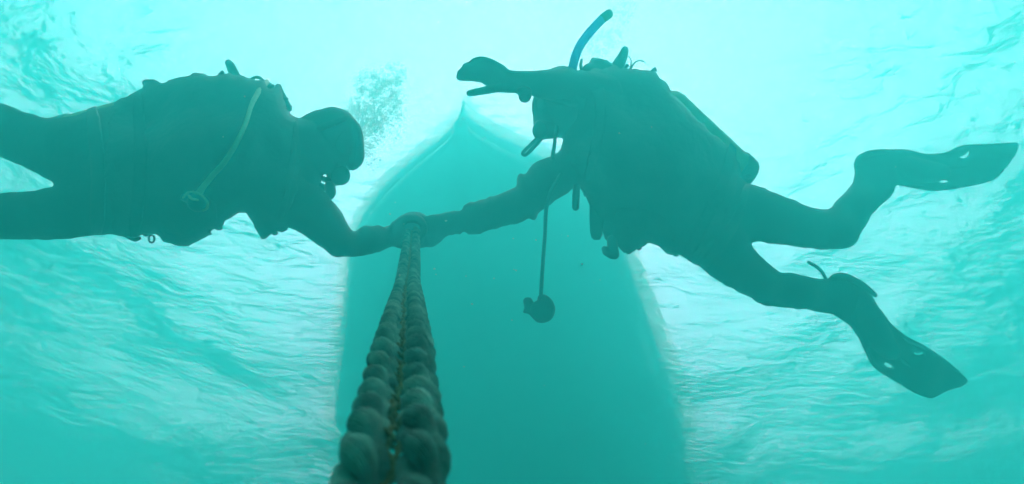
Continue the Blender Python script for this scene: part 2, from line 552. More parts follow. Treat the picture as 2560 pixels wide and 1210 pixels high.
# ------------------------------------------------------------------ mooring ropes
def make_ropes():
    m, n, l = new_mat('weathered_rope')
    out = n.new('ShaderNodeOutputMaterial'); b = n.new('ShaderNodeBsdfPrincipled')
    tc = n.new('ShaderNodeTexCoord')
    n1 = n.new('ShaderNodeTexNoise'); n1.inputs['Scale'].default_value = 38; n1.inputs['Detail'].default_value = 6
    r1 = n.new('ShaderNodeValToRGB')
    e = r1.color_ramp.elements
    e[0].position = 0.30; e[0].color = (0.025, 0.028, 0.018, 1)
    e[1].position = 0.68; e[1].color = (0.34, 0.46, 0.38, 1)
    q = e.new(0.48); q.color = (0.14, 0.19, 0.15, 1)
    l.new(tc.outputs['Object'], n1.inputs['Vector']); l.new(n1.outputs['Fac'], r1.inputs[0]); l.new(r1.outputs[0], b.inputs['Base Color'])
    # yarn lines follow the strand (uv: u around, v along)
    uv = n.new('ShaderNodeUVMap')
    mp = n.new('ShaderNodeMapping'); mp.inputs['Rotation'].default_value = (0, 0, math.radians(25)); mp.inputs['Scale'].default_value = (9, 60, 1)
    wv = n.new('ShaderNodeTexWave'); wv.inputs['Scale'].default_value = 1.0; wv.inputs['Distortion'].default_value = 2.5; wv.inputs['Detail'].default_value = 2
    l.new(uv.outputs[0], mp.inputs[0]); l.new(mp.outputs[0], wv.inputs['Vector'])
    n3 = n.new('ShaderNodeTexNoise'); n3.inputs['Scale'].default_value = 260; n3.inputs['Detail'].default_value = 4
    l.new(tc.outputs['Object'], n3.inputs['Vector'])
    ad = n.new('ShaderNodeMath'); ad.operation = 'MULTIPLY_ADD'; ad.inputs[1].default_value = 0.35
    l.new(wv.outputs['Fac'], ad.inputs[0]); l.new(n3.outputs['Fac'], ad.inputs[2])
    bp = n.new('ShaderNodeBump'); bp.inputs['Strength'].default_value = 0.9; bp.inputs['Distance'].default_value = 0.0025
    l.new(ad.outputs[0], bp.inputs['Height']); l.new(bp.outputs[0], b.inputs['Normal'])
    b.inputs['Roughness'].default_value = 0.85
    l.new(b.outputs[0], out.inputs[0])

    Q = np.array([P(*q) for q in ((968, 1230, 0.208), (981, 1100, 0.24), (995, 960, 0.33), (1006, 850, 0.42), (1013, 765, 0.62), (1018, 700, 0.95),
                                  (1024, 640, 1.25), (1029, 588, 1.55), (1031, 578, 1.62))])
    dense = catmull(Q, 24)                     # the ropes sag a little between the sea floor and the hands
    cum = np.concatenate([[0], np.cumsum(np.linalg.norm(np.diff(dense, axis=0), axis=1))])
    D = dense[-1] - dense[0]; D /= np.linalg.norm(D)
    S = C_R - D * C_R.dot(D); S /= np.linalg.norm(S)
    U = np.cross(S, D)
    if U.dot(C_U) < 0: U = -U
    DB = dense[1] - dense[0]; DB /= np.linalg.norm(DB)
    D2 = P(1033, 566, 2.6) - dense[-1]; D2 /= np.linalg.norm(D2)
    def line(t):
        if t < 0: return dense[0] + DB * t
        if t > cum[-1]: return dense[-1] + D2 * (t - cum[-1])
        return np.array([np.interp(t, cum, dense[:, k]) for k in range(3)])
    t_up = cum[-1] + (-0.36 - dense[-1][2]) / D2[2]   # up to the keel of the boat
    t_dn = (-8.1 - dense[0][2]) / DB[2]               # down to the sea floor
    ts = np.concatenate([np.arange(t_dn, -0.4, 0.05), np.arange(-0.4, 2.4, 0.0042), np.arange(2.4, t_up, 0.02)])
    RS, RO, PITCHL = 0.0055, 0.0063, 0.084     # strand radius, lay radius, lay length
    for k, (side, ph, wob) in enumerate(((-1, 0.4, 0.3), (1, 1.45, 1.9))):
        root = empty('mooring_rope', tuple(line(t_dn)), 'thick weathered twisted rope, one of two running side by side up to the clasped hands',
                     'rope', 'paired mooring ropes')
        for s in range(3):
            verts, uvs = [], []
            NS = 16
            cen = []
            for t in ts:
                c = line(t) + S * (side * (0.0122 + 0.0008 * math.sin(t * 5 + wob))) + U * (0.0015 * math.sin(t * 7 + wob * 2) - 0.003 * (k == 0))
                a = 2 * math.pi * (t / PITCHL + s / 3) + ph + math.pi * k
                c = c + RO * (S * math.cos(a) + U * math.sin(a))
                cen.append(c)
            cen = np.array(cen)
            tg = np.gradient(cen, ts, axis=0); tg /= np.linalg.norm(tg, axis=1)[:, None]
            for i, t in enumerate(ts):
                a = 2 * math.pi * (t / PITCHL + s / 3) + ph + math.pi * k
                nr = S * math.cos(a) + U * math.sin(a)
                nr = nr - tg[i] * nr.dot(tg[i]); nr /= np.linalg.norm(nr)
                bi = np.cross(tg[i], nr)
                rr = RS * (1 + 0.36 * math.cos(3 * (a - math.pi / 2 - 0.15)) + 0.07 * math.sin(t * 61 + s * 2 + k) + 0.05 * math.sin(t * 143 + s))
                for j in range(NS):
                    th = 2 * math.pi * j / NS
                    verts.append(cen[i] + rr * (nr * math.cos(th) + bi * math.sin(th)))
                    uvs.append((j / NS, t))
            m_ = len(ts); faces = []
            for i in range(m_ - 1):
                for j in range(NS):
                    q_ = (j + 1) % NS
                    faces.append((i * NS + j, i * NS + q_, (i + 1) * NS + q_, (i + 1) * NS + j))
            o = mesh_obj('strand', verts, faces, m, root)
            lay = o.data.uv_layers.new(name='UVMap')
            ua = np.array(uvs)
            li = np.zeros(len(o.data.loops), int); o.data.loops.foreach_get('vertex_index', li)
            lay.data.foreach_set('uv', ua[li].ravel())
    # brown weed that has settled in the groove between the ropes
    m2 = surf_mat('brown_weed', (0.14, 0.07, 0.012), (0.28, 0.15, 0.03), 60, 0.9, 0.5, 200)
    r3 = random.Random(5)
    verts, faces = [], []
    t = -0.1
    while t < 2.0:
        c = line(t) - U * 0.003 + S * r3.uniform(-0.003, 0.003) + U * r3.uniform(0.0, 0.003)
        ln = r3.uniform(0.006, 0.014)
        d = D * r3.uniform(0.5, 1) + S * r3.uniform(-0.5, 0.5) + U * r3.uniform(0.0, 0.35)
        p = [c, c + d * ln * 0.5 + U * 0.001, c + d * ln]
        v, f = tube_data(p, [0.0014, 0.0011, 0.0005], 5, 1, False)
        bb = len(verts); verts += v; faces += [tuple(i + bb for i in q) for q in f]
        t += 0.0022
    o = mesh_obj('rope_weed', verts, faces, m2)
    tag(o, 'brown weed tufts growing in the groove between the two ropes', 'weed', kind='stuff')
    # eye plate on the keel
    e = line(t_up)
    mm = surf_mat('eye_steel', (0.2, 0.2, 0.2), (0.3, 0.3, 0.3), 40, 0.4, 0.1, metallic=0.8)
    ring_obj('keel_eye', e + np.array((0, 0, 0.03)), BSIDE, 0.04, 0.008, mm, boat)
make_ropes()

# ------------------------------------------------------------------ diver with the pale hose (prone, legs leave the frame)
def fist(cx, cy, d0, dd, mirror, r=10.5):
    """four fingers closed round the ropes, stacked along them, and a thumb"""
    out = []
    for i in range(4):
        d = d0 + i * dd
        k = (1.0, 1.08, 1.04, 0.9)[i]
        arc = [(-52, 8), (-40, -16), (-14, -33 * k), (16, -32 * k), (31, -10), (24, 12), (8, 19)]
        out.append(px_tube([(cx + mirror * a, cy + b, d, r * (1.06 - 0.04 * j)) for j, (a, b) in enumerate(arc)], 10, 4))
    out.append(px_tube([(cx - mirror * 55, cy + 18, d0 + dd, 13), (cx - mirror * 26, cy + 32, d0 + dd * .4, 11.5), (cx + mirror * 4, cy + 34, d0 + dd * .2, 10), (cx + mirror * 24, cy + 24, d0 + dd * .3, 8.5)], 10, 4))
    return out

def make_diver_a():
    root = empty('person', PV(450, 420, 1.5),
                 'diver lying level with a pale hose across the chest, legs trailing away from the rope', 'diver', 'divers holding the rope')
    body = [(-520, 150), (-250, 165), (0, 256), (64, 281), (121, 298), (175, 292), (260, 268), (352, 250), (446, 222), (560, 208), (660, 222), (712, 270), (734, 291), (764, 299),
            (772, 296), (800, 292), (846, 296), (858, 330), (858, 400), (838, 430), (800, 440), (782, 418), (757, 442), (790, 462), (822, 490), (843, 516), (863, 546), (878, 577), (888, 580),
            (898, 573), (910, 564), (920, 563), (933, 567), (946, 563), (959, 568), (974, 569), (990, 560), (1006, 556), (1020, 590), (1000, 609), (984, 614),
            (962, 624), (943, 630), (918, 637), (890, 642), (860, 643), (838, 643), (813, 626), (773, 596), (744, 578), (719, 569), (690, 560), (640, 520), (600, 520), (540, 555),
            (470, 588), (400, 584), (350, 588), (298, 590), (278, 586), (238, 588), (149, 600), (0, 598), (-260, 610), (-520, 590), (-530, 530), (-260, 500), (0, 482), (74, 479), (134, 467),
            (136, 457), (99, 437), (50, 412), (0, 393), (-240, 285), (-520, 225)]
    vest = [(300, 244), (352, 226), (364, 204), (387, 202), (407, 208), (446, 194), (466, 185), (506, 185), (535, 189), (560, 183), (597, 189), (625, 194), (655, 203), (668, 219), (684, 221),
            (689, 214), (702, 215), (704, 234), (714, 259), (719, 281), (734, 291), (746, 330), (752, 400), (745, 470), (722, 530), (719, 569), (699, 581), (684, 584), (669, 591), (650, 596), (640, 576),
            (625, 546), (612, 531), (600, 529), (580, 541), (562, 560), (550, 569), (540, 572), (526, 581), (511, 596), (476, 611), (446, 617), (421, 611), (402, 593), (385, 586), (357, 583), (347, 596),
            (298, 593), (284, 588), (280, 520), (262, 440), (268, 340), (284, 262)]
    fld = Field([body, vest])
    dfn = depth_fn([(-520, 190, 1.95), (-520, 560, 1.5), (-250, 230, 1.8), (-260, 555, 1.45), (0, 330, 1.62), (0, 540, 1.42), (150, 400, 1.55), (300, 420, 1.5), (450, 400, 1.47), (600, 380, 1.5), (700, 380, 1.55),
                    (740, 480, 1.5), (800, 560, 1.47), (850, 610, 1.47), (920, 600, 1.52), (990, 588, 1.57), (830, 350, 1.62), (770, 370, 1.6), (550, 220, 1.6), (350, 260, 1.62)])
    shapes = [pillow(body, dfn, fld, T=0.15, ruffle=1.3)]
    # cranium, face and jaw
    shapes.append(px_ellipsoid(836, 345, 1.62, 62, 74, 0.082))
    shapes.append(px_ellipsoid(852, 385, 1.61, 40, 42, 0.058))
    # shoulder and far arm folded against the chest
    shapes.append(px_ellipsoid(728, 455, 1.52, 70, 82, 0.10))
    shapes.append(px_tube([(690, 330, 1.74, 50), (600, 360, 1.80, 44), (520, 420, 1.78, 40), (560, 470, 1.72, 34), (620, 480, 1.70, 28), (650, 476, 1.70, 26)], 14, 5))
    shapes += fist(1029, 579, 1.565, 0.020, 1)
    shapes.append(px_ellipsoid(978, 588, 1.59, 30, 25, 0.045))
    # glove cuff and folds of the sleeve, knuckles
    for (x, y, d, rx, ry, rz) in ((914, 600, 1.52, 11, 38, .045), (947, 597, 1.54, 10, 35, .042), (986, 584, 1.57, 13, 32, .04), (1006, 552, 1.58, 9, 10, .012), (1020, 545, 1.60, 10, 11, .012), (1037, 548, 1.62, 9, 10, .012)):
        shapes.append(px_ellipsoid(x, y, d, rx, ry, rz))
    shapes.append(px_ellipsoid(1036, 578, 1.70, 34, 27, 0.02))
    fuse('body', shapes, M_SUIT, root, 0.0055, 2)
    v = pillow_obj('buoyancy_vest', M_VEST, root, vest, dfn, fld, T=0.17, off=0.012, scale=1.02, ruffle=3.6)
    # straps and pockets on the vest
    for (pts, nm) in (([(735, 300), (748, 306), (742, 380), (728, 470), (706, 560), (690, 560), (712, 470), (726, 380)], 'shoulder_strap'),
                      ([(330, 240), (356, 228), (372, 400), (352, 592), (318, 592), (338, 400)], 'waist_strap')):
        pillow_obj(nm, M_GREY if nm == 'waist_strap' else M_VEST, v, pts, dfn, fld, T=0.18, off=0.020, scale=1.0)
    pillow_obj('pocket', M_VEST, v, [(400, 500), (470, 490), (540, 500), (545, 556), (510, 592), (475, 606), (446, 612), (421, 606), (405, 590)], dfn, fld, T=0.17, off=0.026, scale=1.0)
    # weight belt
    pillow_obj('weight_belt', M_RUB, root, [(212, 274), (246, 262), (266, 420), (262, 586), (222, 588), (228, 420)], dfn, fld, T=0.155, off=0.016)
    # cylinder on the back
    a, b = P(168, 361, 1.86), P(562, 252, 1.86)
    Ln = float(np.linalg.norm(b - a)); R = 0.094
    tank = lathe('cylinder', [(0, 0.03), (0.004, R * .8), (0.02, R * .97), (0.04, R), (Ln - 0.1, R), (Ln - 0.06, R * .93), (Ln - 0.025, R * .7), (Ln, R * .35), (Ln + 0.03, 0.022), (Ln + .05, .022)], a, b, M_YEL, root)
    lathe('cylinder_boot', [(-0.012, 0.05), (-0.01, R), (0.0, R + .006), (0.05, R + .006), (0.052, R + .001)], a, b, M_RUB, tank)
    hose('valve_knob', [(590, 196, 1.80, 13), (577, 166, 1.79, 11), (572, 158, 1.79, 9)], M_PLAS, tank)
    hose('valve', [(585, 236, 1.84, 18), (604, 214, 1.82, 17), (622, 210, 1.80, 15)], M_CHROME, tank)
    # first stage, ports and hoses round the neck
    fs = fuse('first_stage', [px_tube([(640, 232, 1.80, 22), (668, 224, 1.76, 20)], 12, 3), px_ellipsoid(694, 232, 1.72, 14, 18, .02), px_ellipsoid(712, 258, 1.70, 10, 12, .014)], M_PLAS, root, 0.004, 2)
    for pts in ([(618, 206, 1.76, 4), (640, 193, 1.74, 4), (656, 200, 1.74, 4), (660, 214, 1.74, 4)],
                [(700, 222, 1.7, 6), (712, 246, 1.68, 6), (722, 268, 1.66, 6), (716, 284, 1.64, 6)],
                [(708, 258, 1.7, 3), (721, 262, 1.7, 4), (727, 268, 1.69, 4), (719, 276, 1.68, 3)]):
        hose('hose_end', pts, M_RUB, fs)
    hose('dump_valve', [(694, 244, 1.60, 9), (695, 228, 1.60, 9), (696, 217, 1.60, 8)], M_PLAS, root, 10, 2)
    for pts in ([(706, 240, 1.6, 4), (714, 248, 1.6, 4), (719, 246, 1.6, 3)], [(712, 262, 1.6, 5), (722, 266, 1.6, 5), (726, 274, 1.6, 4)], [(676, 222, 1.6, 4), (682, 214, 1.6, 4)], [(548, 190, 1.7, 5), (556, 181, 1.7, 5)], [(366, 208, 1.62, 9), (384, 206, 1.62, 8)]):
        hose('clip', pts, M_PLAS, root, 8, 2)
    # pale yellow hose over the chest to the spare regulator
    h = hose('spare_air_hose', [(668, 204, 1.66, 6), (650, 224, 1.50, 6.5), (629, 262, 1.39, 5.6), (614, 308, 1.33, 5.6), (592, 356, 1.30, 6), (562, 404, 1.285, 6.4), (530, 440, 1.275, 7), (506, 470, 1.27, 7.4), (496, 486, 1.27, 9)], M_YHOSE, root)
    sr = fuse('spare_regulator', [px_ellipsoid(496, 506, 1.275, 27, 25, .022), px_tube([(480, 500, 1.29, 13), (462, 494, 1.30, 11)], 10, 2)], M_PLAS, h, 0.004, 2)
    hose('rim', [(458, 494, 1.262, 2.6), (468, 483, 1.255, 3), (484, 480, 1.25, 3), (500, 486, 1.248, 3), (511, 495, 1.248, 3), (519, 508, 1.25, 3.4), (517, 521, 1.252, 3.4), (508, 526, 1.252, 3)], M_YHOSE, h)
    hose('mouthpiece_tab', [(472, 489, 1.258, 3), (480, 497, 1.252, 3.5), (494, 500, 1.248, 3)], M_YHOSE, h)
    # d ring, clips and buckles along the lower edge
    ring_obj('d_ring', P(379, 597, 1.45), C_F + 0.3 * C_R, 0.0105, 0.0028, M_CHROME, root)
    for (x, y, s) in ((547, 570, 9), (521, 584, 7), (366, 586, 8), (687, 583, 8), (660, 593, 7), (706, 576, 6)):
        o = fuse('buckle', [px_ellipsoid(x, y, dfn(np.array([x]), np.array([y]))[0], s, s * .7, 0.012)], M_PLAS, root, 0.003, 1)
    hose('strap_end', [(318, 590, 1.46, 5), (336, 599, 1.45, 5), (349, 596, 1.45, 4)], M_GREY, root)
    # mask: skirt, frame, lens, strap
    mk = fuse('mask', [px_tube([(868, 300, 1.60, 14), (884, 322, 1.60, 19), (890, 360, 1.60, 20), (890, 395, 1.60, 20), (880, 410, 1.60, 17)], 14, 4),
                       px_ellipsoid(868, 360, 1.62, 34, 56, .075)], M_RUB, root, 0.005, 3)
    pillow_obj('lens', M_GLASS, mk, [(893, 330), (904, 345), (905, 380), (901, 412), (890, 424), (880, 424), (888, 400), (890, 360)], depth_fn([(895, 370, 1.60)]), None, T=0.055)
    hose('strap', [(862, 296, 1.55, 7), (838, 306, 1.525, 8), (806, 318, 1.53, 8), (786, 330, 1.57, 7)], M_GREY, mk)
    hd = fuse('hood', [px_ellipsoid(836, 338, 1.62, 65, 70, 0.087), px_tube([(806, 330, 1.62, 56), (760, 370, 1.60, 66)], 16, 3)], M_SUIT, root, 0.007, 4)
    # regulator in the mouth
    rg = fuse('regulator', [px_ellipsoid(844, 434, 1.60, 27, 31, .032, 0.3), px_tube([(838, 420, 1.6, 16), (830, 404, 1.61, 15)], 10, 2)], M_PLAS, root, 0.004, 2)
    disc_obj('purge_cover', P(851, 439, 1.572), -C_F + 0.8 * C_R - .3 * C_U, 0.030, 0.012, M_RUB, rg)
    hose('regulator_hose', [(826, 452, 1.58, 8), (806, 446, 1.56, 7), (793, 432, 1.56, 7), (772, 414, 1.57, 7), (742, 360, 1.6, 7), (716, 284, 1.66, 7)], M_RUB, root)
    fuse('inflator', [px_tube([(824, 466, 1.52, 14), (827, 482, 1.51, 13), (818, 494, 1.51, 11)], 12, 3)], M_PLAS, root, 0.004, 2)
    hose('inflator_hose', [(812, 470, 1.53, 9), (796, 464, 1.53, 9), (772, 452, 1.53, 9), (748, 420, 1.52, 9), (730, 350, 1.56, 8)], M_RUB, root)
    # fins beyond the frame
    for (x, y0, y1, d) in ((-500, 145, 232, 1.95), (-505, 520, 600, 1.5)):
        f = pillow_obj('fin', M_RUB, root, [(x + 30, y0 + 10), (x - 80, y0 - 10), (x - 260, y0 - 46), (x - 420, y0 - 58), (x - 440, y1 + 20), (x - 260, y1 + 40), (x - 60, y1 + 8), (x + 30, y1)], depth_fn([(x, y0, d), (x - 400, y0, d + .12)]), None, T=0.012)
        for yy, s in ((y0, -1), (y1, 1)):
            hose('rail', [(x - 40, yy + 6 * s, d, 9), (x - 240, yy + 42 * s, d + .06, 8), (x - 410, yy + (56 if s < 0 else 22) * s, d + .12, 5)], M_RUB, f)
    return root
diver_a = make_diver_a()

# ------------------------------------------------------------------ diver with the blue snorkel
def make_diver_b():
    root = empty('person', PV(1650, 450, 1.85),
                 'diver with blue snorkel and fins, one bare-fingered glove stretched ahead, console dangling', 'diver', 'divers holding the rope')
    root['label'] = 'diver with blue snorkel and two fins, one gloved hand stretched ahead, console dangling below'
    core = [(1416, 322), (1428, 250), (1455, 200), (1520, 186), (1600, 204), (1680, 256), (1756, 334), (1830, 420), (1862, 455), (1893, 464), (1955, 489), (2017, 514), (2048, 524), (2073, 524), (2091, 501), (2125, 470),
            (2138, 432), (2134, 412), (2141, 393), (2166, 381), (2187, 382), (2203, 374), (2259, 375), (2300, 386), (2300, 466), (2277, 462), (2240, 460), (2234, 486), (2197, 517), (2172, 548), (2153, 585), (2141, 607), (2119, 622),
            (2048, 624), (1955, 612), (1868, 601), (1899, 638), (1943, 679), (1986, 684), (2060, 700), (2098, 687), (2147, 709), (2172, 725), (2194, 765), (2222, 808), (2240, 826), (2168, 880), (2147, 836), (2122, 811), (2085, 787),
            (2036, 777), (1955, 768), (1912, 765), (1862, 737), (1800, 706), (1750, 668), (1699, 638), (1640, 600), (1570, 600), (1500, 560), (1450, 465), (1432, 472), (1372, 514), (1340, 536), (1299, 557), (1260, 566), (1224, 575), (1200, 582), (1190, 588), (1174, 586),
            (1164, 578), (1151, 580), (1141, 587), (1128, 582), (1118, 589), (1100, 606), (1086, 612), (1058, 600), (1052, 560), (1067, 540), (1100, 535), (1118, 528), (1141, 528), (1156, 525), (1159, 515), (1174, 506), (1199, 500), (1224, 497),
            (1240, 488), (1270, 476), (1294, 466), (1313, 436), (1322, 418), (1347, 402), (1381, 388), (1400, 378), (1408, 350)]
    vest = [(1418, 326), (1430, 240), (1450, 190), (1482, 172), (1521, 168), (1578, 171), (1634, 178), (1651, 190), (1682, 234), (1720, 272), (1764, 318), (1812, 358), (1838, 388), (1852, 414), (1846, 450), (1826, 520), (1796, 590), (1740, 650), (1715, 640), (1699, 638), (1683, 638), (1653, 622), (1623, 605), (1607, 620),
            (1590, 622), (1574, 632), (1557, 630), (1530, 612), (1512, 590), (1500, 570), (1482, 540), (1473, 500), (1456, 468), (1440, 440), (1424, 400), (1412, 362)]
    fld = Field([core, vest])
    dfn = depth_fn([(1060, 580, 1.66), (1120, 555, 1.66), (1250, 530, 1.66), (1350, 470, 1.68), (1430, 430, 1.72), (1480, 300, 1.85), (1550, 400, 1.82), (1650, 450, 1.86), (1600, 230, 1.95), (1780, 500, 1.92), (1830, 400, 2.0), (1900, 530, 1.93),
                    (2000, 570, 1.92), (2110, 580, 1.92), (2150, 520, 2.05), (2190, 430, 2.22), (2280, 425, 2.24), (1800, 620, 1.82), (1900, 710, 1.74), (2000, 730, 1.80), (2100, 740, 1.92), (2170, 800, 1.95), (2220, 840, 1.96)])
    shapes = [pillow(core, dfn, fld, T=0.155, ruffle=1.6)]
    shapes.append(px_ellipsoid(1402, 258, 1.80, 66, 88, 0.092, -0.12))
    shapes.append(px_ellipsoid(1368, 300, 1.79, 36, 46, 0.06))
    shapes.append(px_tube([(1428, 272, 1.80, 50), (1492, 318, 1.84, 72)], 16, 3))
    shapes.append(px_ellipsoid(1458, 412, 1.74, 54, 52, 0.10))
    # arm stretched ahead with an open hand
    shapes.append(px_tube([(1500, 250, 1.86, 66), (1440, 226, 1.78, 50), (1390, 214, 1.71, 40), (1350, 210, 1.66, 34), (1310, 205, 1.63, 27), (1282, 202, 1.62, 25)], 16, 5))
    shapes.append(px_tube([(1362, 206, 1.67, 29), (1345, 207, 1.66, 30), (1328, 207, 1.65, 28)], 16, 3))
    shapes.append(pillow([(1300, 180), (1262, 172), (1236, 160), (1216, 150), (1206, 209), (1216, 214), (1222, 228), (1262, 232), (1292, 233)], depth_fn([(1250, 195, 1.615)]), None, T=0.016))
    for pts in ([(1256, 176), (1225, 158), (1203, 152), (1186, 154)], [(1250, 184), (1216, 169), (1186, 163), (1164, 167)],
                [(1248, 192), (1212, 183), (1180, 178), (1152, 182)], [(1246, 200), (1212, 196), (1182, 192), (1149, 192)]):
        shapes.append(px_tube([(x, y, 1.615 - 0.006 * i, (13, 12.2, 11.6, 10)[i]) for i, (x, y) in enumerate(pts)], 12, 5))
    shapes.append(px_tube([(1284, 216, 1.61, 15), (1250, 219, 1.595, 12), (1212, 226, 1.585, 10.5), (1174, 233, 1.58, 9)], 12, 5))
    shapes += fist(1034, 576, 1.655, 0.020, -1, 10.5)
    shapes.append(px_ellipsoid(1072, 596, 1.66, 26, 22, 0.04, 0.4))
    shapes.append(px_ellipsoid(1086, 570, 1.67, 32, 28, 0.045))
    for (x, y, d, rx, ry, rz) in ((1122, 559, 1.66, 12, 31, .038), (1142, 557, 1.66, 9, 31, .036), (1188, 545, 1.66, 17, 43, .046), (1236, 530, 1.665, 16, 42, .048), (1318, 492, 1.68, 20, 62, .06), (1300, 232, 1.62, 8, 8, .01)):
        shapes.append(px_ellipsoid(x, y, d, rx, ry, rz, -0.3))
    fuse('body', shapes, M_SUIT, root, 0.0055, 2)
    v = pillow_obj('buoyancy_vest', M_VEST, root, vest, dfn, fld, T=0.175, off=0.012, scale=1.02, ruffle=3.6)
    pillow_obj('shoulder_strap', M_VEST, v, [(1470, 190), (1500, 180), (1520, 260), (1505, 360), (1478, 450), (1456, 450), (1478, 360), (1490, 270)], dfn, fld, T=0.18, off=0.020)
    pillow_obj('waist_strap', M_GREY, v, [(1822, 352), (1846, 376), (1820, 470), (1775, 560), (1735, 640), (1708, 630), (1752, 540), (1798, 450)], dfn, fld, T=0.18, off=0.020)
    pillow_obj('pocket', M_VEST, v, [(1540, 520), (1600, 520), (1660, 540), (1690, 580), (1680, 630), (1653, 618), (1623, 603), (1607, 616), (1590, 618), (1574, 628), (1557, 626), (1530, 600)], dfn, fld, T=0.178, off=0.026)
    pillow_obj('weight_belt', M_RUB, root, [(1860, 458), (1878, 464), (1852, 560), (1800, 640), (1765, 672), (1745, 660), (1790, 600), (1838, 530)], dfn, fld, T=0.158, off=0.015)
    # cylinder
    a, b = P(1845, 446, 2.12), P(1632, 250, 2.02)
    Ln = float(np.linalg.norm(b - a)); R = 0.092
    ex = 0.12
    a = a + (a - b) / Ln * 0.0
    tank = lathe('cylinder', [(0, 0.03), (0.004, R * .8), (0.02, R * .97), (0.04, R), (Ln - 0.08, R), (Ln - 0.05, R * .93), (Ln - 0.02, R * .7), (Ln, R * .35), (Ln + 0.03, 0.022), (Ln + .05, .022)], a, b, M_YEL, root)
    lathe('cylinder_boot', [(-0.016, 0.05), (-0.012, R), (0.0, R + .007), (0.05, R + .007), (0.052, R + .001)], a, b, M_RUB, tank)
    hose('valve_knob', [(1538, 176, 1.95, 18), (1556, 142, 1.94, 13), (1562, 126, 1.94, 10)], M_PLAS, tank)
    hose('valve', [(1600, 232, 2.0, 20), (1568, 196, 1.97, 20), (1520, 178, 1.94, 20)], M_CHROME, tank)
    fs = fuse('first_stage', [px_ellipsoid(1494, 166, 1.92, 26, 20, .03), px_tube([(1470, 172, 1.9, 14), (1520, 168, 1.92, 13)], 10, 3), px_ellipsoid(1484, 152, 1.92, 9, 9, .012), px_ellipsoid(1514, 158, 1.92, 10, 9, .012)], M_PLAS, root, 0.004, 2)
    for pts in ([(1455, 180, 1.9, 4), (1452, 162, 1.9, 4.5), (1454, 150, 1.9, 4)], [(1574, 176, 1.95, 4), (1582, 162, 1.95, 2.5), (1592, 153, 1.95, 2), (1604, 152, 1.95, 1.6), (1613, 156, 1.95, 1.4)],
                [(1560, 168, 1.95, 6), (1568, 164, 1.95, 5)], [(1572, 140, 1.95, 1.2), (1578, 152, 1.95, 1.5), (1576, 168, 1.95, 2)], [(1628, 182, 1.97, 6), (1637, 172, 1.97, 4), (1640, 176, 1.97, 3)]):
        hose('hose_end', pts, M_RUB, fs)
    # snorkel
    sn = hose('snorkel', [(1424, 200, 1.80, 12), (1432, 166, 1.80, 11.5), (1441, 134, 1.81, 11.5), (1454, 108, 1.81, 11.5), (1472, 84, 1.82, 11.5), (1496, 57, 1.82, 11), (1506, 47, 1.82, 11)], M_BLUE, root, 14)
    hose('snorkel_tip', [(1507, 46, 1.82, 11.8), (1521, 36, 1.82, 11.8)], M_PLAS, sn, 14, 2)
    # mask, hood, regulator
    mk = fuse('mask', [px_tube([(1352, 232, 1.79, 14), (1344, 262, 1.79, 15), (1348, 296, 1.79, 14), (1364, 312, 1.79, 12)], 14, 4), px_ellipsoid(1362, 268, 1.80, 24, 42, .07)], M_RUB, root, 0.005, 3)
    pillow_obj('lens', M_GLASS, mk, [(1334, 250), (1342, 250), (1342, 290), (1337, 292), (1331, 280), (1330, 262)], depth_fn([(1336, 270, 1.79)]), None, T=0.05)
    hose('strap', [(1362, 246, 1.72, 7), (1392, 252, 1.705, 8), (1424, 258, 1.71, 8), (1446, 262, 1.74, 7)], M_GREY, mk)
    fuse('hood', [px_ellipsoid(1406, 246, 1.80, 68, 80, 0.096, -0.12), px_tube([(1428, 270, 1.80, 52), (1480, 308, 1.82, 68)], 16, 3)], M_SUIT, root, 0.007, 4)
    rg = fuse('regulator', [px_ellipsoid(1362, 322, 1.76, 30, 26, .034, 0.3), px_tube([(1380, 322, 1.77, 20), (1400, 312, 1.78, 22)], 10, 2)], M_PLAS, root, 0.004, 2)
    disc_obj('purge_cover', P(1350, 326, 1.73), -C_F - 0.8 * C_R - .2 * C_U, 0.03, 0.013, M_RUB, rg)
    hose('exhaust_tee', [(1352, 340, 1.76, 9), (1380, 338, 1.75, 9)], M_PLAS, rg)
    hose('lanyard_loop', [(1346, 342, 1.74, 4.5), (1326, 362, 1.73, 4.5), (1309, 379, 1.72, 4.5), (1308, 386, 1.72, 4.5), (1316, 386, 1.72, 4.5), (1334, 368, 1.73, 5), (1352, 348, 1.74, 5)], M_RUB, root)
    hose('regulator_hose', [(1392, 318, 1.73, 5), (1388, 345, 1.71, 4.6), (1385, 370, 1.69, 4.6), (1382, 396, 1.67, 5), (1400, 430, 1.64, 6)], M_RUB, root)
    fuse('wrist_computer', [px_ellipsoid(1312, 240, 1.61, 17, 17, .02), px_ellipsoid(1310, 228, 1.61, 20, 10, .03)], M_PLAS, root, 0.004, 1)
    # console on its hose
    ch = hose('console_hose', [(1400, 440, 1.60, 5.2), (1378, 478, 1.58, 5.2), (1366, 520, 1.57, 5), (1362, 590, 1.57, 4.8), (1357, 660, 1.57, 4.8), (1352, 742, 1.57, 5)], M_RUB, root)
    g = fuse('gauge_console', [pillow([(1345, 738), (1358, 735), (1370, 740), (1382, 752), (1389, 770), (1386, 788), (1376, 802), (1358, 808), (1342, 806), (1330, 794), (1322, 784), (1306, 782), (1312, 770), (1307, 750), (1314, 743), (1328, 744), (1334, 756), (1342, 760)], depth_fn([(1350, 770, 1.57)]), Field([[(1345, 738), (1358, 735), (1370, 740), (1382, 752), (1389, 770), (1386, 788), (1376, 802), (1358, 808), (1342, 806), (1330, 794), (1322, 784), (1306, 782), (1312, 770), (1307, 750), (1314, 743), (1328, 744), (1334, 756), (1342, 760)]], 3.0), T=0.02, step=6)], M_RUB, ch, 0.003, 2)
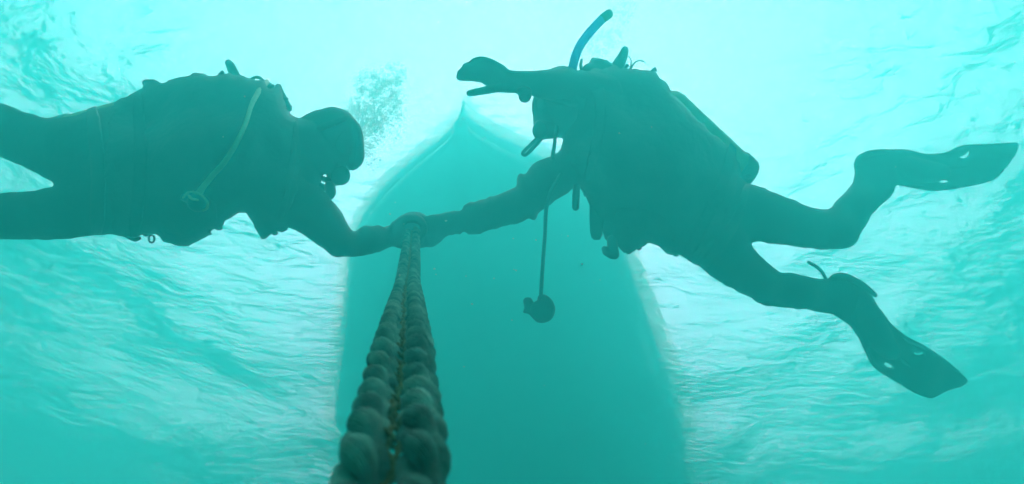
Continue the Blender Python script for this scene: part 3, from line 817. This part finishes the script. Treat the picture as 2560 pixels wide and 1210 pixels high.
    disc_obj('gauge_face', P(1352, 775, 1.552), -C_F, 0.031, 0.008, M_PLAS, ch)
    # hanging clips, light and inflator below the chest
    hose('hanging_light', [(1442, 462, 1.66, 9), (1440, 490, 1.66, 9.5), (1439, 518, 1.66, 9)], M_PLAS, root, 12, 2)
    hose('clip', [(1462, 462, 1.68, 5), (1462, 478, 1.68, 5), (1463, 488, 1.68, 4)], M_PLAS, root, 8, 2)
    px_box = [(1474, 482), (1506, 482), (1510, 540), (1505, 600), (1480, 600), (1474, 574)]
    pillow_obj('hanging_slate', M_PLAS, root, px_box, depth_fn([(1490, 540, 1.70)]), None, T=0.016)
    fuse('inflator', [px_tube([(1530, 600, 1.72, 13), (1532, 622, 1.71, 14), (1536, 636, 1.70, 13)], 12, 3), px_tube([(1514, 630, 1.70, 9), (1530, 640, 1.70, 9)], 10, 2), px_ellipsoid(1512, 622, 1.70, 9, 8, .01)], M_PLAS, root, 0.004, 2)
    for (x, y, s) in ((1572, 630, 8), (1598, 621, 7), (1690, 637, 7), (1870, 442, 9)):
        fuse('buckle', [px_ellipsoid(x, y, dfn(np.array([x]), np.array([y]))[0], s, s * .7, 0.012)], M_PLAS, root, 0.003, 1)
    # fins
    f1 = [(2190, 382), (2203, 374), (2259, 373), (2315, 386), (2364, 382), (2396, 371), (2410, 361), (2422, 362), (2482, 359), (2551, 355), (2541, 384), (2530, 400), (2516, 418), (2498, 440), (2482, 452), (2420, 467), (2348, 478), (2338, 476), (2315, 475), (2277, 462), (2242, 461), (2214, 420)]
    h1 = [[(2399, 392), (2408, 390), (2416, 384), (2421, 377), (2422, 386), (2415, 394), (2404, 396)], [(2347, 454), (2358, 451), (2370, 452), (2368, 456), (2352, 457)]]
    f2 = [(2172, 725), (2194, 765), (2222, 808), (2259, 839), (2300, 862), (2314, 866), (2321, 873), (2383, 914), (2423, 951), (2407, 966), (2386, 972), (2364, 979), (2345, 990), (2327, 997), (2290, 985), (2234, 951), (2200, 926), (2184, 917), (2174, 902), (2166, 883), (2147, 836), (2124, 808), (2130, 760)]
    h2 = [[(2284, 880), (2292, 884), (2306, 880), (2308, 884), (2298, 888), (2287, 886)], [(2212, 905), (2218, 907), (2230, 914), (2229, 919), (2218, 918), (2210, 911)]]
    def fin(poly, holes, ctrl, rails, foot):
        dd = depth_fn(ctrl)
        f = pillow_obj('fin', M_RUB, root, poly, dd, None, T=0.007, holes=holes, step=9)
        for r in rails:
            hose('rail', [(x, y, float(dd(np.array([x]), np.array([y]))[0]), w) for x, y, w in r], M_RUB, f, 8, 4)
        fp = fuse('foot_pocket', [px_tube([(x, y, float(dd(np.array([x]), np.array([y]))[0]), w) for x, y, w in foot], 16, 4, 0.8)], M_RUB, f, 0.006, 3)
        return f
    fa = fin(f1, h1, [(2190, 420, 2.22), (2300, 425, 2.22), (2420, 415, 2.24), (2540, 390, 2.26)],
        [[(2210, 380, 6), (2262, 379, 6), (2315, 391, 6), (2364, 387, 6), (2410, 368, 6), (2482, 364, 4)], [(2245, 457, 6), (2315, 470, 6), (2346, 472, 6), (2420, 462, 5), (2480, 448, 4)], [(2300, 428, 8), (2400, 418, 6), (2500, 400, 3)]],
        [(2200, 420, 40), (2250, 419, 41), (2300, 428, 38), (2340, 430, 30)])
    hose('fin_strap', [(2214, 378, 2.16, 6), (2172, 384, 2.15, 8), (2148, 400, 2.15, 9), (2150, 424, 2.16, 8), (2180, 452, 2.16, 7)], M_RUB, fa)
    fb = fin(f2, h2, [(2140, 770, 1.93), (2200, 850, 1.95), (2300, 920, 2.02), (2400, 955, 2.10)],
        [[(2196, 776, 6), (2224, 814, 6), (2262, 845, 6), (2312, 871, 6), (2380, 918, 5), (2414, 950, 4)], [(2128, 808, 6), (2152, 842, 6), (2172, 884, 6), (2190, 915, 6), (2238, 948, 5), (2290, 980, 4)], [(2200, 850, 8), (2260, 905, 6), (2340, 960, 3)]],
        [(2130, 752, 48), (2158, 786, 46), (2190, 836, 42), (2216, 868, 34)])
    hose('fin_strap', [(2070, 716, 1.88, 6), (2084, 694, 1.88, 8), (2110, 690, 1.88, 8), (2146, 706, 1.88, 8), (2176, 728, 1.88, 7), (2188, 738, 1.88, 5)], M_RUB, fb)
    hose('strap_tail', [(2066, 700, 1.88, 4), (2056, 682, 1.87, 4), (2042, 668, 1.86, 4), (2022, 656, 1.85, 4)], M_RUB, fb)
    return root
diver_b = make_diver_b()

# ------------------------------------------------------------------ exhaled air and drifting specks
def ico_unit(sub=1):
    bm = bmesh.new(); bmesh.ops.create_icosphere(bm, subdivisions=sub, radius=1.0)
    v = np.array([tuple(x.co) for x in bm.verts]); f = [tuple(x.index for x in q.verts) for q in bm.faces]
    bm.free(); return v, f

def scatter_spheres(name, items, mat, sub=1):
    v0, f0 = ico_unit(sub); f0 = np.array(f0)
    V, Fc = [], []
    for k, (c, r, sq) in enumerate(items):
        V.append(v0 * np.array(sq) * r + c); Fc.append(f0 + k * len(v0))
    return mesh_obj(name, np.vstack(V), np.vstack(Fc), mat)

def make_bubbles():
    m, n, l = new_mat('air_bubble')
    out = n.new('ShaderNodeOutputMaterial')
    gl = n.new('ShaderNodeBsdfGlass'); gl.inputs['IOR'].default_value = 0.75; gl.inputs['Roughness'].default_value = 0.02; gl.inputs['Color'].default_value = (0.88, 0.94, 0.93, 1)
    l.new(gl.outputs[0], out.inputs[0])
    r = random.Random(21)
    def plume(clumps, lab):
        it = []
        for (x, y, d, rad, num, big) in clumps:
            for _ in range(int(num * 2.0)):
                a = r.random() * 6.283; q = rad * 1.12 * math.sqrt(r.random()) 
                px, py = x + q * math.cos(a), y + q * math.sin(a) * 0.9
                dd = d + r.gauss(0, 0.05)
                rp = 0.70 * big * (0.25 + 0.75 * r.random() ** 2.2)
                it.append((P(px, py, dd), rp * dd / F, (1.15 + .3 * r.random(), 1.15 + .3 * r.random(), 0.75)))
        o = scatter_spheres('bubble_plume', it, m, 2)
        tag(o, lab, 'bubbles', 'bubble plumes', 'stuff')
    plume([(986, 186, 2.15, 30, 70, 7), (925, 208, 2.1, 36, 90, 7), (965, 235, 2.08, 34, 80, 6), (940, 270, 2.0, 62, 230, 6.5), (985, 275, 2.0, 36, 60, 4),
           (905, 300, 1.9, 46, 130, 6), (885, 290, 1.9, 30, 50, 4), (925, 335, 1.85, 34, 70, 5), (912, 372, 1.78, 22, 45, 5), (1000, 240, 2.1, 18, 20, 3.5), (925, 400, 1.75, 26, 30, 3.5), (960, 320, 1.9, 45, 60, 3.5)],
          'cloud of exhaled bubbles rising from the face of the diver with the pale hose')
    plume([(1476, 132, 2.0, 24, 40, 4.5), (1500, 108, 2.02, 32, 70, 5), (1532, 96, 2.04, 26, 40, 4), (1505, 80, 2.06, 26, 40, 4), (1545, 60, 2.1, 30, 40, 4),
           (1555, 25, 2.1, 34, 75, 5), (1572, -20, 2.1, 40, 60, 6)],
          'thin trail of bubbles rising behind the blue snorkel')
make_bubbles()

def make_specks():
    m = surf_mat('plankton', (0.5, 0.5, 0.45), (0.7, 0.7, 0.62), 50, 0.8, 0.0)
    r = random.Random(4)
    it = []
    for (x, y) in ((1090, 686), (1283, 596), (1340, 600), (1086, 672), (1165, 690), (1235, 696), (1285, 674), (1455, 660), (1548, 333), (988, 506), (975, 535), (1115, 552), (1010, 560), (1290, 676), (1280, 800), (1500, 700), (1180, 760), (1420, 590)):
        d = r.uniform(0.8, 1.4)
        it.append((P(x, y, d), r.uniform(1.2, 3.0) * d / F, (1.3, 0.9, 0.8)))
    for _ in range(150):
        d = r.uniform(0.5, 3.2)
        it.append((P(r.uniform(-100, 2660), r.uniform(-50, 1260), d), r.uniform(0.0003, 0.0011), (r.uniform(.7, 1.6), r.uniform(.7, 1.4), 0.8)))
    o = scatter_spheres('drifting_specks', it, m, 1)
    tag(o, 'pale specks of plankton drifting in the water', 'plankton', kind='stuff')
    m2 = surf_mat('leaf_litter', (0.03, 0.025, 0.015), (0.06, 0.05, 0.03), 50, 0.8, 0.0)
    for (x, y, w) in ((2400, 502, 0.03), (2395, 660, 0.022)):
        c = on_plane(x, y, -0.03)
        v, f = ellipsoid_data(c, (np.array((w, 0.01, 0)), np.array((-0.004, w * .45, 0)), np.array((0, 0, 0.004))), 8, 5)
        o = mesh_obj('floating_leaf', v, f, m2)
        tag(o, 'small dark leaf floating on the surface just below the edge of the raised fin' if y < 600 else 'smaller dark leaf floating on the surface between the two fins', 'leaf', 'leaves on the surface')
make_specks()

def make_foam():
    m = bpy.data.materials['air_bubble']
    r = random.Random(33)
    tab = np.array([(0.000, 0.012), (0.124, 0.094), (0.220, 0.248), (0.316, 0.416), (0.452, 0.648), (0.692, 0.960), (1.016, 1.168), (1.360, 1.320), (1.820, 1.460), (2.264, 1.600), (3.252, 1.900), (5.200, 2.120), (8.800, 2.080)])
    it = []
    while len(it) < 500:
        s = 4.0 * r.random() ** 1.3
        dens = 0.5 + 0.5 * math.sin(s * 9 + 1.3 * math.sin(s * 4)) 
        if r.random() > 0.25 + 0.75 * dens: continue
        sg = 1 if r.random() < 0.6 else -1
        w = float(np.interp(s, tab[:, 0], tab[:, 1])) * 0.92 + r.gauss(0, 0.16)
        p = BOW + BAX * s + BSIDE * (w * sg)
        rad = 0.002 + 0.007 * r.random() ** 3
        it.append((np.array((p[0], p[1], -0.02 - abs(r.gauss(0, 0.05)))), rad, (1.2, 1.2, 0.8)))
    for _ in range(300):
        q = on_plane(r.gauss(1185, 110), r.gauss(270, 45), 0.0)
        it.append((np.array((q[0], q[1], -0.02 - abs(r.gauss(0, 0.04)))), 0.002 + 0.007 * r.random() ** 3, (1.3, 1.1, 0.8)))
    o = scatter_spheres('hull_foam', it, m, 1)
    tag(o, 'foam bubbles clinging round the bow and waterline of the boat hull', 'foam', kind='stuff')
make_foam()

# ------------------------------------------------------------------ haze: the body of the water
def make_haze():
    m, n, l = new_mat('haze')
    out = n.new('ShaderNodeOutputMaterial')
    v = n.new('ShaderNodeVolumePrincipled')
    v.inputs['Color'].default_value = HAZE_COLOR
    v.inputs['Absorption Color'].default_value = HAZE_ABS
    v.inputs['Density'].default_value = HAZE_DENSITY
    v.inputs['Anisotropy'].default_value = HAZE_G
    l.new(v.outputs[0], out.inputs['Volume'])
    x, y0, y1, z0, z1 = 66.0, -62.0, 70.0, -9.4, 0.56
    vs = [(-x, y0, z0), (x, y0, z0), (x, y1, z0), (-x, y1, z0), (-x, y0, z1), (x, y0, z1), (x, y1, z1), (-x, y1, z1)]
    fs = [(3, 2, 1, 0), (4, 5, 6, 7), (0, 1, 5, 4), (1, 2, 6, 5), (2, 3, 7, 6), (3, 0, 4, 7)]
    o = mesh_obj('haze', vs, fs, m, smooth=False)
    tag(o, 'turquoise cloudy sea water filling the whole scene', 'haze', kind='stuff')
make_haze()
